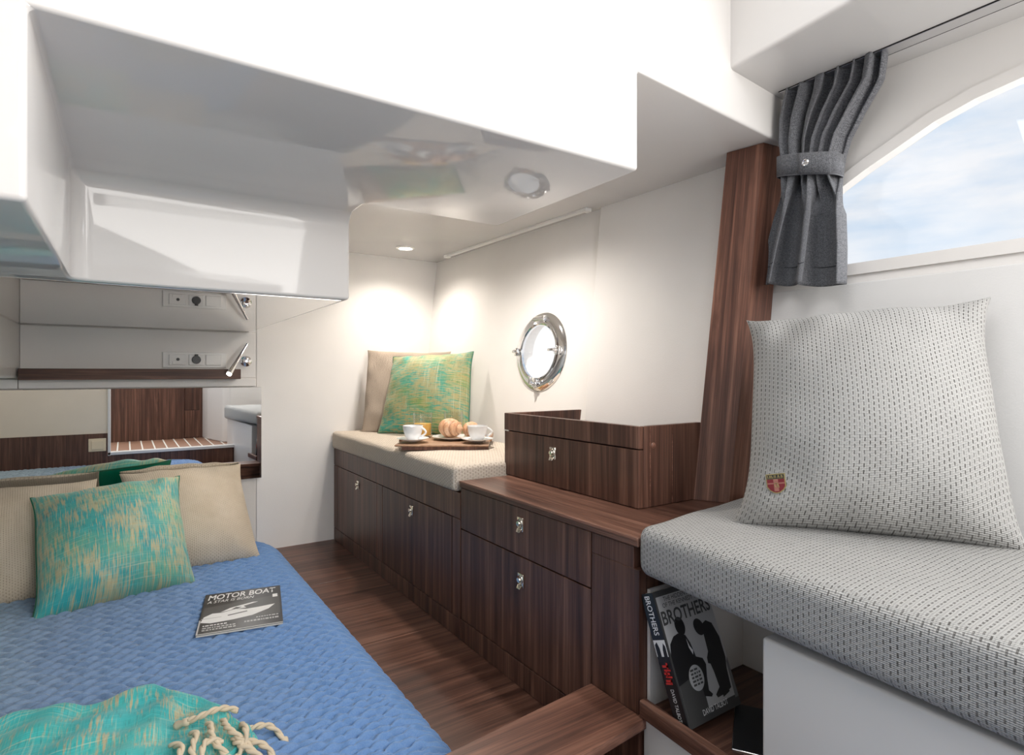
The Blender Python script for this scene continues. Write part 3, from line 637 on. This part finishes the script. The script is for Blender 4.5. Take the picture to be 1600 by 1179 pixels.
# magazine
mw, mh = .214, .305; mxa = Vector((.983, -.180, 0)).normalized(); mya = Vector((0, 0, 1)).cross(mxa)
mo = Vector((.1525, 1.722, .0715)); MM = frame(mo, mxa, mya, (0, 0, 1))
mag = root('magazine', 'boating magazine with black cover and white yacht lying on the blue coverlet', 'magazine', mo)
build('pages', xf(box(.001, mw - .001, .001, mh - .001, 0, .0045), MM), PAPER, mag)
build('cover', xf(box(0, mw, 0, mh, .0045, .0056, .0003, 1), MM), INK_K, mag)
MC = MM @ Matrix.Translation((0, 0, .0056))
put('cover_border', merge(poly([(0, 0), (mw, 0), (mw, .006), (0, .006)]), poly([(0, .006), (.004, .006), (.004, .10), (0, .10)])), MC, INK_G, mag, 0, 0)
put('cover_photo', poly([(.006, .075), (mw - .006, .075), (mw - .006, .225), (.006, .19)]), MC, INK_D, mag, 0, 0, .0001)
put('yacht_print', poly([(.004, .083), (.03, .070), (.085, .074), (.135, .086), (.178, .118), (.196, .150), (.150, .142), (.118, .140), (.09, .150), (.055, .137), (.03, .140), (.01, .120)]), MC, INK_W, mag, 0, 0)
put('yacht_print', poly([(.05, .140), (.075, .165), (.135, .188), (.150, .186), (.11, .166), (.118, .150), (.085, .150)]), MC, INK_W, mag, 0, 0, .0004)
put('yacht_print', poly([(.078, .151), (.09, .165), (.106, .160), (.094, .150)]), MC, INK_D, mag, 0, 0, .0006)
put('yacht_print', poly([(.07, .112), (.12, .125), (.122, .119), (.072, .106)]), MC, INK_D, mag, 0, 0, .0006)
put('yacht_print', poly([(.004, .108), (.055, .108), (.055, .1045), (.004, .1045)]), MC, INK_G, mag, 0, 0, .0005)
put('masthead', text_bm('MOTOR BOAT', .190, .042, .12, .018), MC, INK_W, mag, .010, .250)
put('masthead', text_bm('A STAR IS BORN', .128, .020, .25), MC, INK_W, mag, .010, .223)
put('issue_box', poly([(0, 0), (.014, 0), (.014, .026), (0, .026)]), MC, INK_W, mag, .190, .207)
def lines(x, y, w, n, lh, rs):
    b = []
    for k in range(n):
        xx = x
        while xx < x + w - .004:
            ww = rs.uniform(.003, .010); ww = min(ww, x + w - xx); b.append(poly([(xx, y - k * lh), (xx + ww, y - k * lh), (xx + ww, y - k * lh + lh * .55), (xx, y - k * lh + lh * .55)])); xx += ww + .0022
    return merge(*b)
put('cover_lines', lines(.012, .052, .062, 1, .013, random.Random(1)), MC, INK_W, mag, 0, 0); put('cover_lines', lines(.012, .036, .085, 2, .014, random.Random(2)), MC, INK_G, mag, 0, 0)
put('cover_lines', lines(.145, .062, .058, 1, .014, random.Random(4)), MC, INK_G, mag, 0, 0); put('cover_lines', lines(.115, .040, .088, 1, .020, random.Random(3)), MC, INK_G, mag, 0, 0)
# book leaning in the niche
lean = math.atan2(.086, .21); bw, bh, bt = .145, .227, .031
up = Vector((0, sin(lean), cos(lean))); back = Vector((0, cos(lean), -sin(lean)))
bo = Vector((.8085, .660, .1495)); rz = Matrix.Rotation(radians(1.0), 3, 'Z')
bk = root('paperback_book', 'thick paperback with grey cover and black spine leaning in the seat niche', 'book', bo)
XA = Vector((1, .01, 0)).normalized(); BM_ = frame(bo, XA, up, -back)                # local: x across cover, y up, z towards the reader
build('pages', xf(box(.002, bw - .001, .001, bh - .001, -bt + .001, -.001), BM_), PAPER, bk)
build('front_cover', xf(box(0, bw, 0, bh, -.001, 0), BM_), INK_D, bk); build('back_cover', xf(box(0, bw, 0, bh, -bt, -bt + .001), BM_), INK_K, bk)
build('spine', xf(box(-.0012, .0005, 0, bh, -bt, 0, .0004, 1), BM_), INK_K, bk)
put('cover_photo', poly([(.004, .018), (bw, .018), (bw, .217), (.004, .217)]), BM_, INK_G, bk, 0, 0, .0002)
put('cover_photo', poly([(.004, .018), (.060, .018), (.062, .078), (.004, .085)]), BM_, INK_D, bk, 0, 0, .0003)
def man(pts, name, mat=INK_K, z=.0005): put(name, poly(pts), BM_, mat, bk, 0, 0, z)
def ab(L): return [(x * bw, y * bh) for x, y in L]
def ell(x, y, rx, ry, t=0): return [(x * bw + rx * cos(k * pi / 10) * cos(t) - ry * sin(k * pi / 10) * sin(t), y * bh + rx * cos(k * pi / 10) * sin(t) + ry * sin(k * pi / 10) * cos(t)) for k in range(20)]
man(ab([(.02, .30), (.02, .52), (.06, .60), (.15, .645), (.24, .655), (.36, .625), (.41, .56), (.43, .49), (.44, .45), (.55, .42), (.58, .37), (.53, .28), (.50, .19), (.55, .155), (.52, .14), (.40, .165), (.40, .28), (.30, .33)]), 'figure_print')
man(ell(.31, .70, .0125, .0165, .2), 'figure_print', INK_K, .00055)
man(ab([(.70, .655), (.80, .675), (.90, .64), (.97, .52), (.97, .36), (.93, .28), (.91, .14), (.80, .12), (.62, .115), (.60, .14), (.70, .18), (.68, .30), (.66, .36), (.62, .37), (.63, .41), (.68, .45), (.69, .56)]), 'figure_print')
man(ell(.645, .645, .0125, .016, .5), 'figure_print', INK_K, .00055)
man(ab([(.355, .60), (.38, .54), (.42, .50), (.40, .47), (.36, .53)]), 'figure_print', INK_W, .0007)
man(ab([(.72, .10), (.86, .12), (.84, .28), (.76, .30)]), 'figure_print', INK_K, .0006); man(ab([(.93, .06), (1, .06), (1, .36), (.96, .33)]), 'figure_print', SKIN_INK, .0004)
put('sticker', lathe([(0, 0), (.019, 0)], Matrix.Diagonal((1, 1.12, 1, 1)), 28), BM_, INK_G, bk, .050, .070, .0009)
put('sticker_lines', lines(.038, .082, .025, 5, .006, random.Random(6)), BM_, INK_D, bk, 0, 0, .0012)
put('title_lettering', text_bm('BROTHERS', .134, .0245, 0, .02), BM_, INK_D, bk, .006, .1675, .0006)
put('title_lettering', text_bm('THE HIDDEN HISTORY', .105, .0078), BM_, INK_K, bk, .022, .2070, .0006)
put('title_lettering', text_bm('OF THE KENNEDY YEARS', .115, .0078), BM_, INK_K, bk, .016, .1965, .0006)
put('author_lettering', text_bm('DAVID TALBOT', .070, .0095, 0, .01), BM_, INK_W, bk, .042, .010, .0006)
SP = frame(bo + XA * -.0013, back, up, -XA)                                          # the spine: local x across its thickness
put('spine_photo', poly([(0.001, .118), (.030, .118), (.030, .146), (.001, .146)]), SP, INK_W, bk, 0, 0, .0002)
put('spine_photo', poly([(.003, .118), (.012, .118), (.011, .130), (.007, .141), (.003, .135)]), SP, INK_K, bk, 0, 0, .0004); put('spine_photo', poly([(.018, .118), (.028, .118), (.028, .138), (.022, .143), (.018, .132)]), SP, INK_K, bk, 0, 0, .0004)
SPX = frame(bo + XA * -.0013 + back * bt, -back, up, XA * -1)
SQ = frame(bo + XA * -.0013, up * -1, -back * -1 * -1, -XA)                          # text runs down the spine
def spine_text(name, body, length, height, start, off, mat, bold=0.0):
    # letters run downwards with their tops towards the front cover
    M = frame(bo + XA * -.0015 + up * start + back * off, -up, -back, -XA)
    put(name, text_bm(body, length, height, 0, bold), M, mat, bk, 0, 0, .0003)
spine_text('spine_lettering', 'BROTHERS', .068, .013, .222, .022, INK_W, .015)
spine_text('spine_lettering', 'DAVID TALBOT', .052, .008, .064, .019, INK_W)
M = frame(bo + XA * -.0015 + up * .108 + back * .0275, -up, -back, -XA)
put('spine_emblem', merge(*[poly([(x, y0), (x + w_, y0), (x + w_, y1), (x, y1)]) for x, w_, y0, y1 in ((0, .010, .014, .018), (.004, .004, .004, .018), (.011, .003, .006, .022), (.016, .004, .004, .018), (.014, .010, .009, .012), (.022, .003, .006, .022), (.027, .009, .015, .018), (.028, .004, .004, .018), (.033, .003, .002, .014))]), M, INK_R, bk, 0, 0, .0004)
# phone on the niche shelf
px_ = Vector((.122, .080, 0)).normalized(); py_ = Vector((px_.y, -px_.x, 0)); pm = Vector((.833, .596, .1375))
ph_ = root('phone', 'black smartphone with a chrome rim lying flat in the seat niche beside the book', 'phone', pm)
PM = frame(pm, px_, -py_, (0, 0, 1))
build('body', xf(box(0, .144, -.071, 0, 0, .007, .0025, 3), PM), CHROME, ph_, smooth=40)
build('screen', xf(slab([(.0015, -.0695), (.1425, -.0695), (.1425, -.0015), (.0015, -.0015)], .0066, .0074, .0003, 1), PM), BLACK, ph_)

# ------------------------------------------------------------------ porthole
pn = Vector((-1, -.031, .102)).normalized(); pY = Vector((0, 1, 0)); pY = (pY - pn * pY.dot(pn)).normalized(); pZ = pn.cross(pY)
if pZ.z < 0: pZ = -pZ; pY = -pY
po_ = Vector((hx(*PC) - .001, PC[0], PC[1])); PM2 = frame(po_, pY, pZ, pY.cross(pZ))
w2 = build('window_2', lathe([(.108, -.001), (.108, .004), (.114, .012), (.128, .013), (.143, .008), (.150, .001), (.150, -.002), (.108, -.001)], PM2, 64), CHROME, kind='structure', smooth=35)
build('inner_ring', lathe([(.101, .004), (.101, .014), (.107, .018), (.114, .016), (.116, .011)], PM2, 64), CHROME, w2, smooth=35)
build('window_pane', lathe([(0, .006), (.103, .006), (.103, .001), (0, .001)], PM2, 48), PANE, w2)
hm = merge(xf(tube([(-.030, 0, 0), (.030, 0, 0)], .008, 14), Matrix.Translation((0, .123, .020))), xf(box(-.026, .026, .104, .132, .010, .018, .002), Matrix()), xf(tube([(.026, 0, 0), (.036, 0, 0)], .0105, 14), Matrix.Translation((0, .123, .020))))
build('hinge', xf(hm, PM2), CHROME, w2, smooth=40)
def dog(ang):
    R = Matrix.Rotation(ang, 4, 'Z')
    b = merge(box(.100, .138, -.011, .011, .012, .019, .002), box(.116, .134, -.016, .016, .016, .026, .003), tube([(.122, 0, .024), (.122, 0, .040)], .0065, 12), box(.094, .126, -.005, .005, .036, .046, .003))
    build('clamp', xf(xf(b, R), PM2), CHROME, w2, smooth=40)
for a in (0, pi, -pi / 2): dog(a)

# ------------------------------------------------------------------ headboard fittings
mi = build('mirror', box(-1.0, .486, 2.664, 2.671, .317, .7055, .0008, 1), MIRROR, label='wide frameless mirror on the headboard wall behind the bed pillows', cat='mirror')
sr = build('shelf', box(-.306, .393, 2.585, 2.679, .741, .781, .002), GREY_OAK, label='narrow dark wooden shelf above the mirror on the headboard wall', cat='shelf')
sk = root('socket_panel', 'white triple socket panel on the headboard wall beside the reading lamp', 'socket', (.25, 2.68, .785))
build('plate', box(.122, .352, 2.674, 2.681, .786, .850, .003, 2), WHITEP, sk)
build('data_socket', merge(box(.144, .204, 2.669, 2.676, .797, .840, .002), box(.156, .192, 2.667, 2.671, .800, .812, .001)), WHITEP, sk); build('jack', lathe([(0, .002), (.006, .002), (.006, 0)], frame((.175, 2.668, .820), (1, 0, 0), (0, 0, 1), (0, -1, 0)), 14), BLACK, sk)
m_ = build('power_socket', box(.213, .268, 2.669, 2.676, .797, .840, .002), WHITEP, sk)
build('socket_cap', merge(lathe([(0, .008), (.015, .008), (.0165, .004), (.0165, 0)], frame((.240, 2.669, .819), (1, 0, 0), (0, 0, 1), (0, -1, 0)), 24), box(.234, .246, 2.661, 2.669, .833, .841, .001)), BLACK, sk, smooth=40)
build('blank_cover', box(.274, .332, 2.669, 2.676, .797, .840, .002), WHITEP, sk)
rlm = root('reading_lamp', 'chrome tube reading lamp on the wall at the end of the dark shelf', 'lamp', (.426, 2.68, .815))
build('base', lathe([(0, .014), (.012, .014), (.022, .009), (.025, 0)], frame((.426, 2.68, .815), (1, 0, 0), (0, 0, 1), (0, -1, 0)), 28), CHROME, rlm, smooth=40)
build('swivel', tube([(.426, 2.67, .815), (.424, 2.645, .815)], .006, 12), CHROME, rlm, smooth=40)
a0, a1 = Vector((.4254, 2.640, .887)), Vector((.345, 2.552, .762))
build('tube_head', tube([a0.lerp(a1, k / 8) for k in range(9)], lambda f: .0055 + .0065 * max(0, f - .15), 16), CHROME, rlm, smooth=40)
build('lens', tube([a1, a1 + (a1 - a0).normalized() * .003], .0095, 14), LED.m, rlm)
lamp('reading_lamp_beam', 'SPOT', a1 + (a1 - a0).normalized() * .008, 1.9, (1, .91, .80), aim=a1 + (a1 - a0), spot_size=radians(95), spot_blend=.8, shadow_soft_size=.01)
sw = root('light_switch', 'cream rocker light switch on the low wooden bulkhead seen in the mirror', 'switch', (-.18, -.095, .21))
build('plate', box(-.232, -.122, -.097, -.088, .170, .268, .003), BEIGEP, sw); build('rocker', box(-.214, -.140, -.090, -.083, .186, .252, .003), BEIGEP, sw)

# ------------------------------------------------------------------ curtain
cu = root('curtain', 'charcoal twill curtain gathered by a tieback at the side window', 'curtain', (1.29, .71, .96))
def cyl(z, a): return a
KEY = [  # z, left y, right y, x centre, amplitude
    (1.432, .795, .577, 1.318, .017), (1.40, .800, .585, 1.318, .018), (1.35, .804, .622, 1.316, .020), (1.30, .800, .655, 1.316, .022), (1.262, .795, .668, 1.316, .021), (1.222, .793, .672, 1.312, .020),
    (1.19, .800, .668, 1.306, .020), (1.12, .815, .658, 1.296, .022), (1.05, .830, .650, 1.286, .024), (1.0, .838, .646, 1.278, .025), (.968, .842, .644, 1.272, .025)]
def key(z):
    for a, b in zip(KEY, KEY[1:]):
        if z >= b[0]:
            f = max(0, min(1, (a[0] - z) / (a[0] - b[0]))); return [p + (q - p) * f for p, q in zip(a, b)]
    return KEY[-1]
def curt(i, j, nu=220, nv=70):
    u, v = i / (nu - 1), j / (nv - 1); z = 1.436 + (.968 - 1.436) * v
    _, yl, yr, xc, A = key(z); A *= 1.25
    zz = z - (.03 * (u - .5)) * (1 if z < 1.4 else max(0, (1.436 - z) / .036))
    low = max(0, min(1, (1.225 - z) / .10))
    w1 = sin(2 * pi * (6.5 * u + .25 * sin(5 * u + 1.3)) + .6 * sin(z * 9)); w2 = sin(2 * pi * (2.6 * u + .12) + .8 * sin(4 * u)) * 1.2 + .3 * sin(2 * pi * 5.3 * u + 1)
    wv = w1 * (1 - low) + w2 * low; wv = math.copysign(abs(wv) ** .75, wv)
    yy = yl + (yr - yl) * u + .010 * (1 - low) * sin(4 * pi * (6.5 * u)) * .5 + .020 * low * sin(2 * pi * 2.6 * u + 2.2)
    return (xc + A * wv, yy, zz)
o = build('cloth', grid(curt, 220, 70, uv=lambda i, j: (i / 219 * .55, j / 69 * .47)), TWILL, cu, smooth=True)
md = o.modifiers.new('thickness', 'SOLIDIFY'); md.thickness = .003; md.offset = 0
build('hem_seam', tube([Vector(curt(i, 62.5)) + Vector((-.0022, 0, 0)) for i in range(220)], .0011, 5, False), plain('hem_thread', (.05, .052, .06), .9), cu, smooth=True)
def band(i, j):
    a = 2 * pi * i / 60; yc, hw = .7325, .071; y = yc + hw * cos(a); e = abs(sin(a)) ** .6 * (1 if sin(a) > 0 else -1)
    x = 1.312 - .034 * e; z = 1.240 + (.5 - j) * .046 + .030 * (y - yc) / hw * .55
    return (x, y, z)
tb = build('tieback', grid(band, 60, 2, closed_u=True, uv=lambda i, j: (i * .006, j * .046)), TWILL, cu, smooth=True)
md = tb.modifiers.new('thickness', 'SOLIDIFY'); md.thickness = .004; md.offset = 0
for j in (0, 1): build('tieback_seam', tube([Vector(band(i, j)) for i in range(61)], .0022, 6, False), plain('seam_thread', (.16, .165, .18), .9), tb, smooth=True)
sp = Vector(band(17, .5)); build('snap_button', lathe([(0, .003), (.0045, .0026), (.006, .004), (.008, .003), (.0085, 0)], frame(sp + Vector((-.0062, 0, 0)), (0, -1, 0), (0, 0, 1), (-1, 0, 0)), 20), CHROME, tb, smooth=40)
# tieback free end overlapping the band
build('tieback_tab', grid(lambda i, j: Vector(band(14.5 + i * 1.0, j)) + Vector((-.0035, 0, 0)), 12, 2, uv=lambda i, j: (i * .006, j * .046)), TWILL, tb, smooth=True).modifiers.new('thickness', 'SOLIDIFY').thickness = .003

# ------------------------------------------------------------------ breakfast tray
TO = Vector((.757, 1.853, .5055)); ta = Vector((.833, -.553, 0)).normalized(); tb_ = Vector((.553, .833, 0))
TM = frame(TO, ta, tb_, (0, 0, 1))
ty = root('serving_tray', 'square wooden serving tray with breakfast on the beige bench cushion', 'tray', TO)
build('board', xf(slab([(0, 0), (.320, 0), (.320, .30), (0, .30)], .010, .0165, .003, 3), TM), WTRAY, ty)
build('foot', xf(box(.024, .318, .004, .020, -.002, .010), TM), WZ, ty); build('foot', xf(box(.024, .318, .28, .296, -.002, .010), TM), WZ, ty)
build('handle', xf(box(.314, .326, .14, .295, .012, .030, .003), TM), WTRAY, ty); build('handle', xf(box(-.004, .008, .10, .295, .012, .024, .003), TM), WTRAY, ty)
TT = .0165
def at(a, b, z=TT): return TM @ Vector((a, b, z))
def cup(a, b, hang, lab_c, lab_s):
    p = at(a, b)
    s = build('saucer', lathe([(0, .003), (.020, .003), (.024, .0045), (.040, .010), (.0555, .0155), (.056, .0165), (.054, .0165), (.038, .0125), (.024, .008), (.021, .006), (0, .006)][::-1], Matrix.Translation(p), 40), PORC, smooth=50, label=lab_s, cat='saucer')
    q = p + Vector((0, 0, .0075)); c = root('coffee_cup', lab_c, 'cup', q)
    build('bowl', lathe([(0, 0), (.018, 0), (.0195, .003), (.026, .014), (.031, .028), (.0345, .044), (.0352, .052), (.0340, .0525), (.033, .045), (.029, .026), (.023, .012), (.015, .005), (0, .004)], Matrix.Translation(q), 36), PORC, c, smooth=60)
    d = Vector((cos(hang), sin(hang), 0))
    build('handle', tube([q + d * (.031 + .019 * sin(t * pi) ** .8 if 0 < t < 1 else .031) + Vector((0, 0, .046 - .030 * t)) for t in [k / 14 for k in range(15)]], lambda f: .0036, 10), PORC, c, smooth=True)
    build('coffee', lathe([(0, .040), (.0318, .040)], Matrix.Translation(q), 28), plain('coffee', (.03, .014, .006), .2), c)
cup(.052, .066, radians(-52), 'white coffee cup on its saucer in front of the orange juice glass', 'white saucer under the cup in front of the orange juice glass')
cup(.278, .056, radians(-32), 'white coffee cup on its saucer nearest the raised walnut locker', 'white saucer under the cup nearest the raised walnut locker')
pp = at(.185, .165)
build('plate', lathe([(0, .002), (.045, .002), (.050, .004), (.078, .011), (.079, .0125), (.076, .0125), (.050, .007), (0, .005)][::-1], Matrix.Translation(pp), 44), PORC, smooth=50, label='white plate under the two croissants', cat='plate')
def croissant(name, center, yaw, L, R, label, ridges=7):
    o = Vector(center); d = Vector((cos(yaw), sin(yaw), 0)); e = Vector((-d.y, d.x, 0)); n = 90
    pts = []; rad = []
    for k in range(n + 1):
        t = -1 + 2 * k / n; pts.append(o + d * (L / 2 * sin(t * 1.25) / sin(1.25)) + e * (-.35 * L * (1 - cos(t * 1.25))) + Vector((0, 0, 0)))
        sg = (t + 1) / 2 * ridges; fr = sg - floor(sg); rad.append(R * (max(.03, 1 - abs(t) ** 2.1)) ** .75 * (.74 + .34 * (1 - abs(2 * fr - 1)) ** .5))
    b = tube(pts, lambda f: rad[round(f * n)], 20)
    zmin = min(v.co.z for v in b.verts)
    for v in b.verts: v.co.z = o.z + (v.co.z - zmin) * .92
    build(name, b, CRUST, smooth=True, label=label, cat='croissant')
pz = pp + Vector((0, 0, .0065))
croissant('croissant', pz - ta * .014 - tb_ * .004, radians(84), .118, .036, 'plump golden croissant on the white plate in front of the second glass')
croissant('croissant', pz + ta * .062 + tb_ * .014, math.atan2(.85, .5), .11, .029, 'smaller croissant on the plate behind the right-hand cup')
def glass(a, b, label, full):
    p = at(a, b); g = root('juice_glass', label, 'glass', p)
    build('tumbler', lathe([(0, 0), (.031, 0), (.033, .003), (.0365, .094), (.0350, .094), (.0318, .008), (0, .006)], Matrix.Translation(p), 36), TUMBLER, g, smooth=50)
    build('juice', lathe([(0, .0075), (.0312, .009), (.0312 + .0028 * full / .085, full), (0, full)], Matrix.Translation(p), 32), JUICE, g, smooth=50)
glass(.060, .238, 'tumbler of orange juice behind the cup before the green pillow', .052)
glass(.172, .279, 'tumbler of orange juice standing behind the plump croissant', .052)
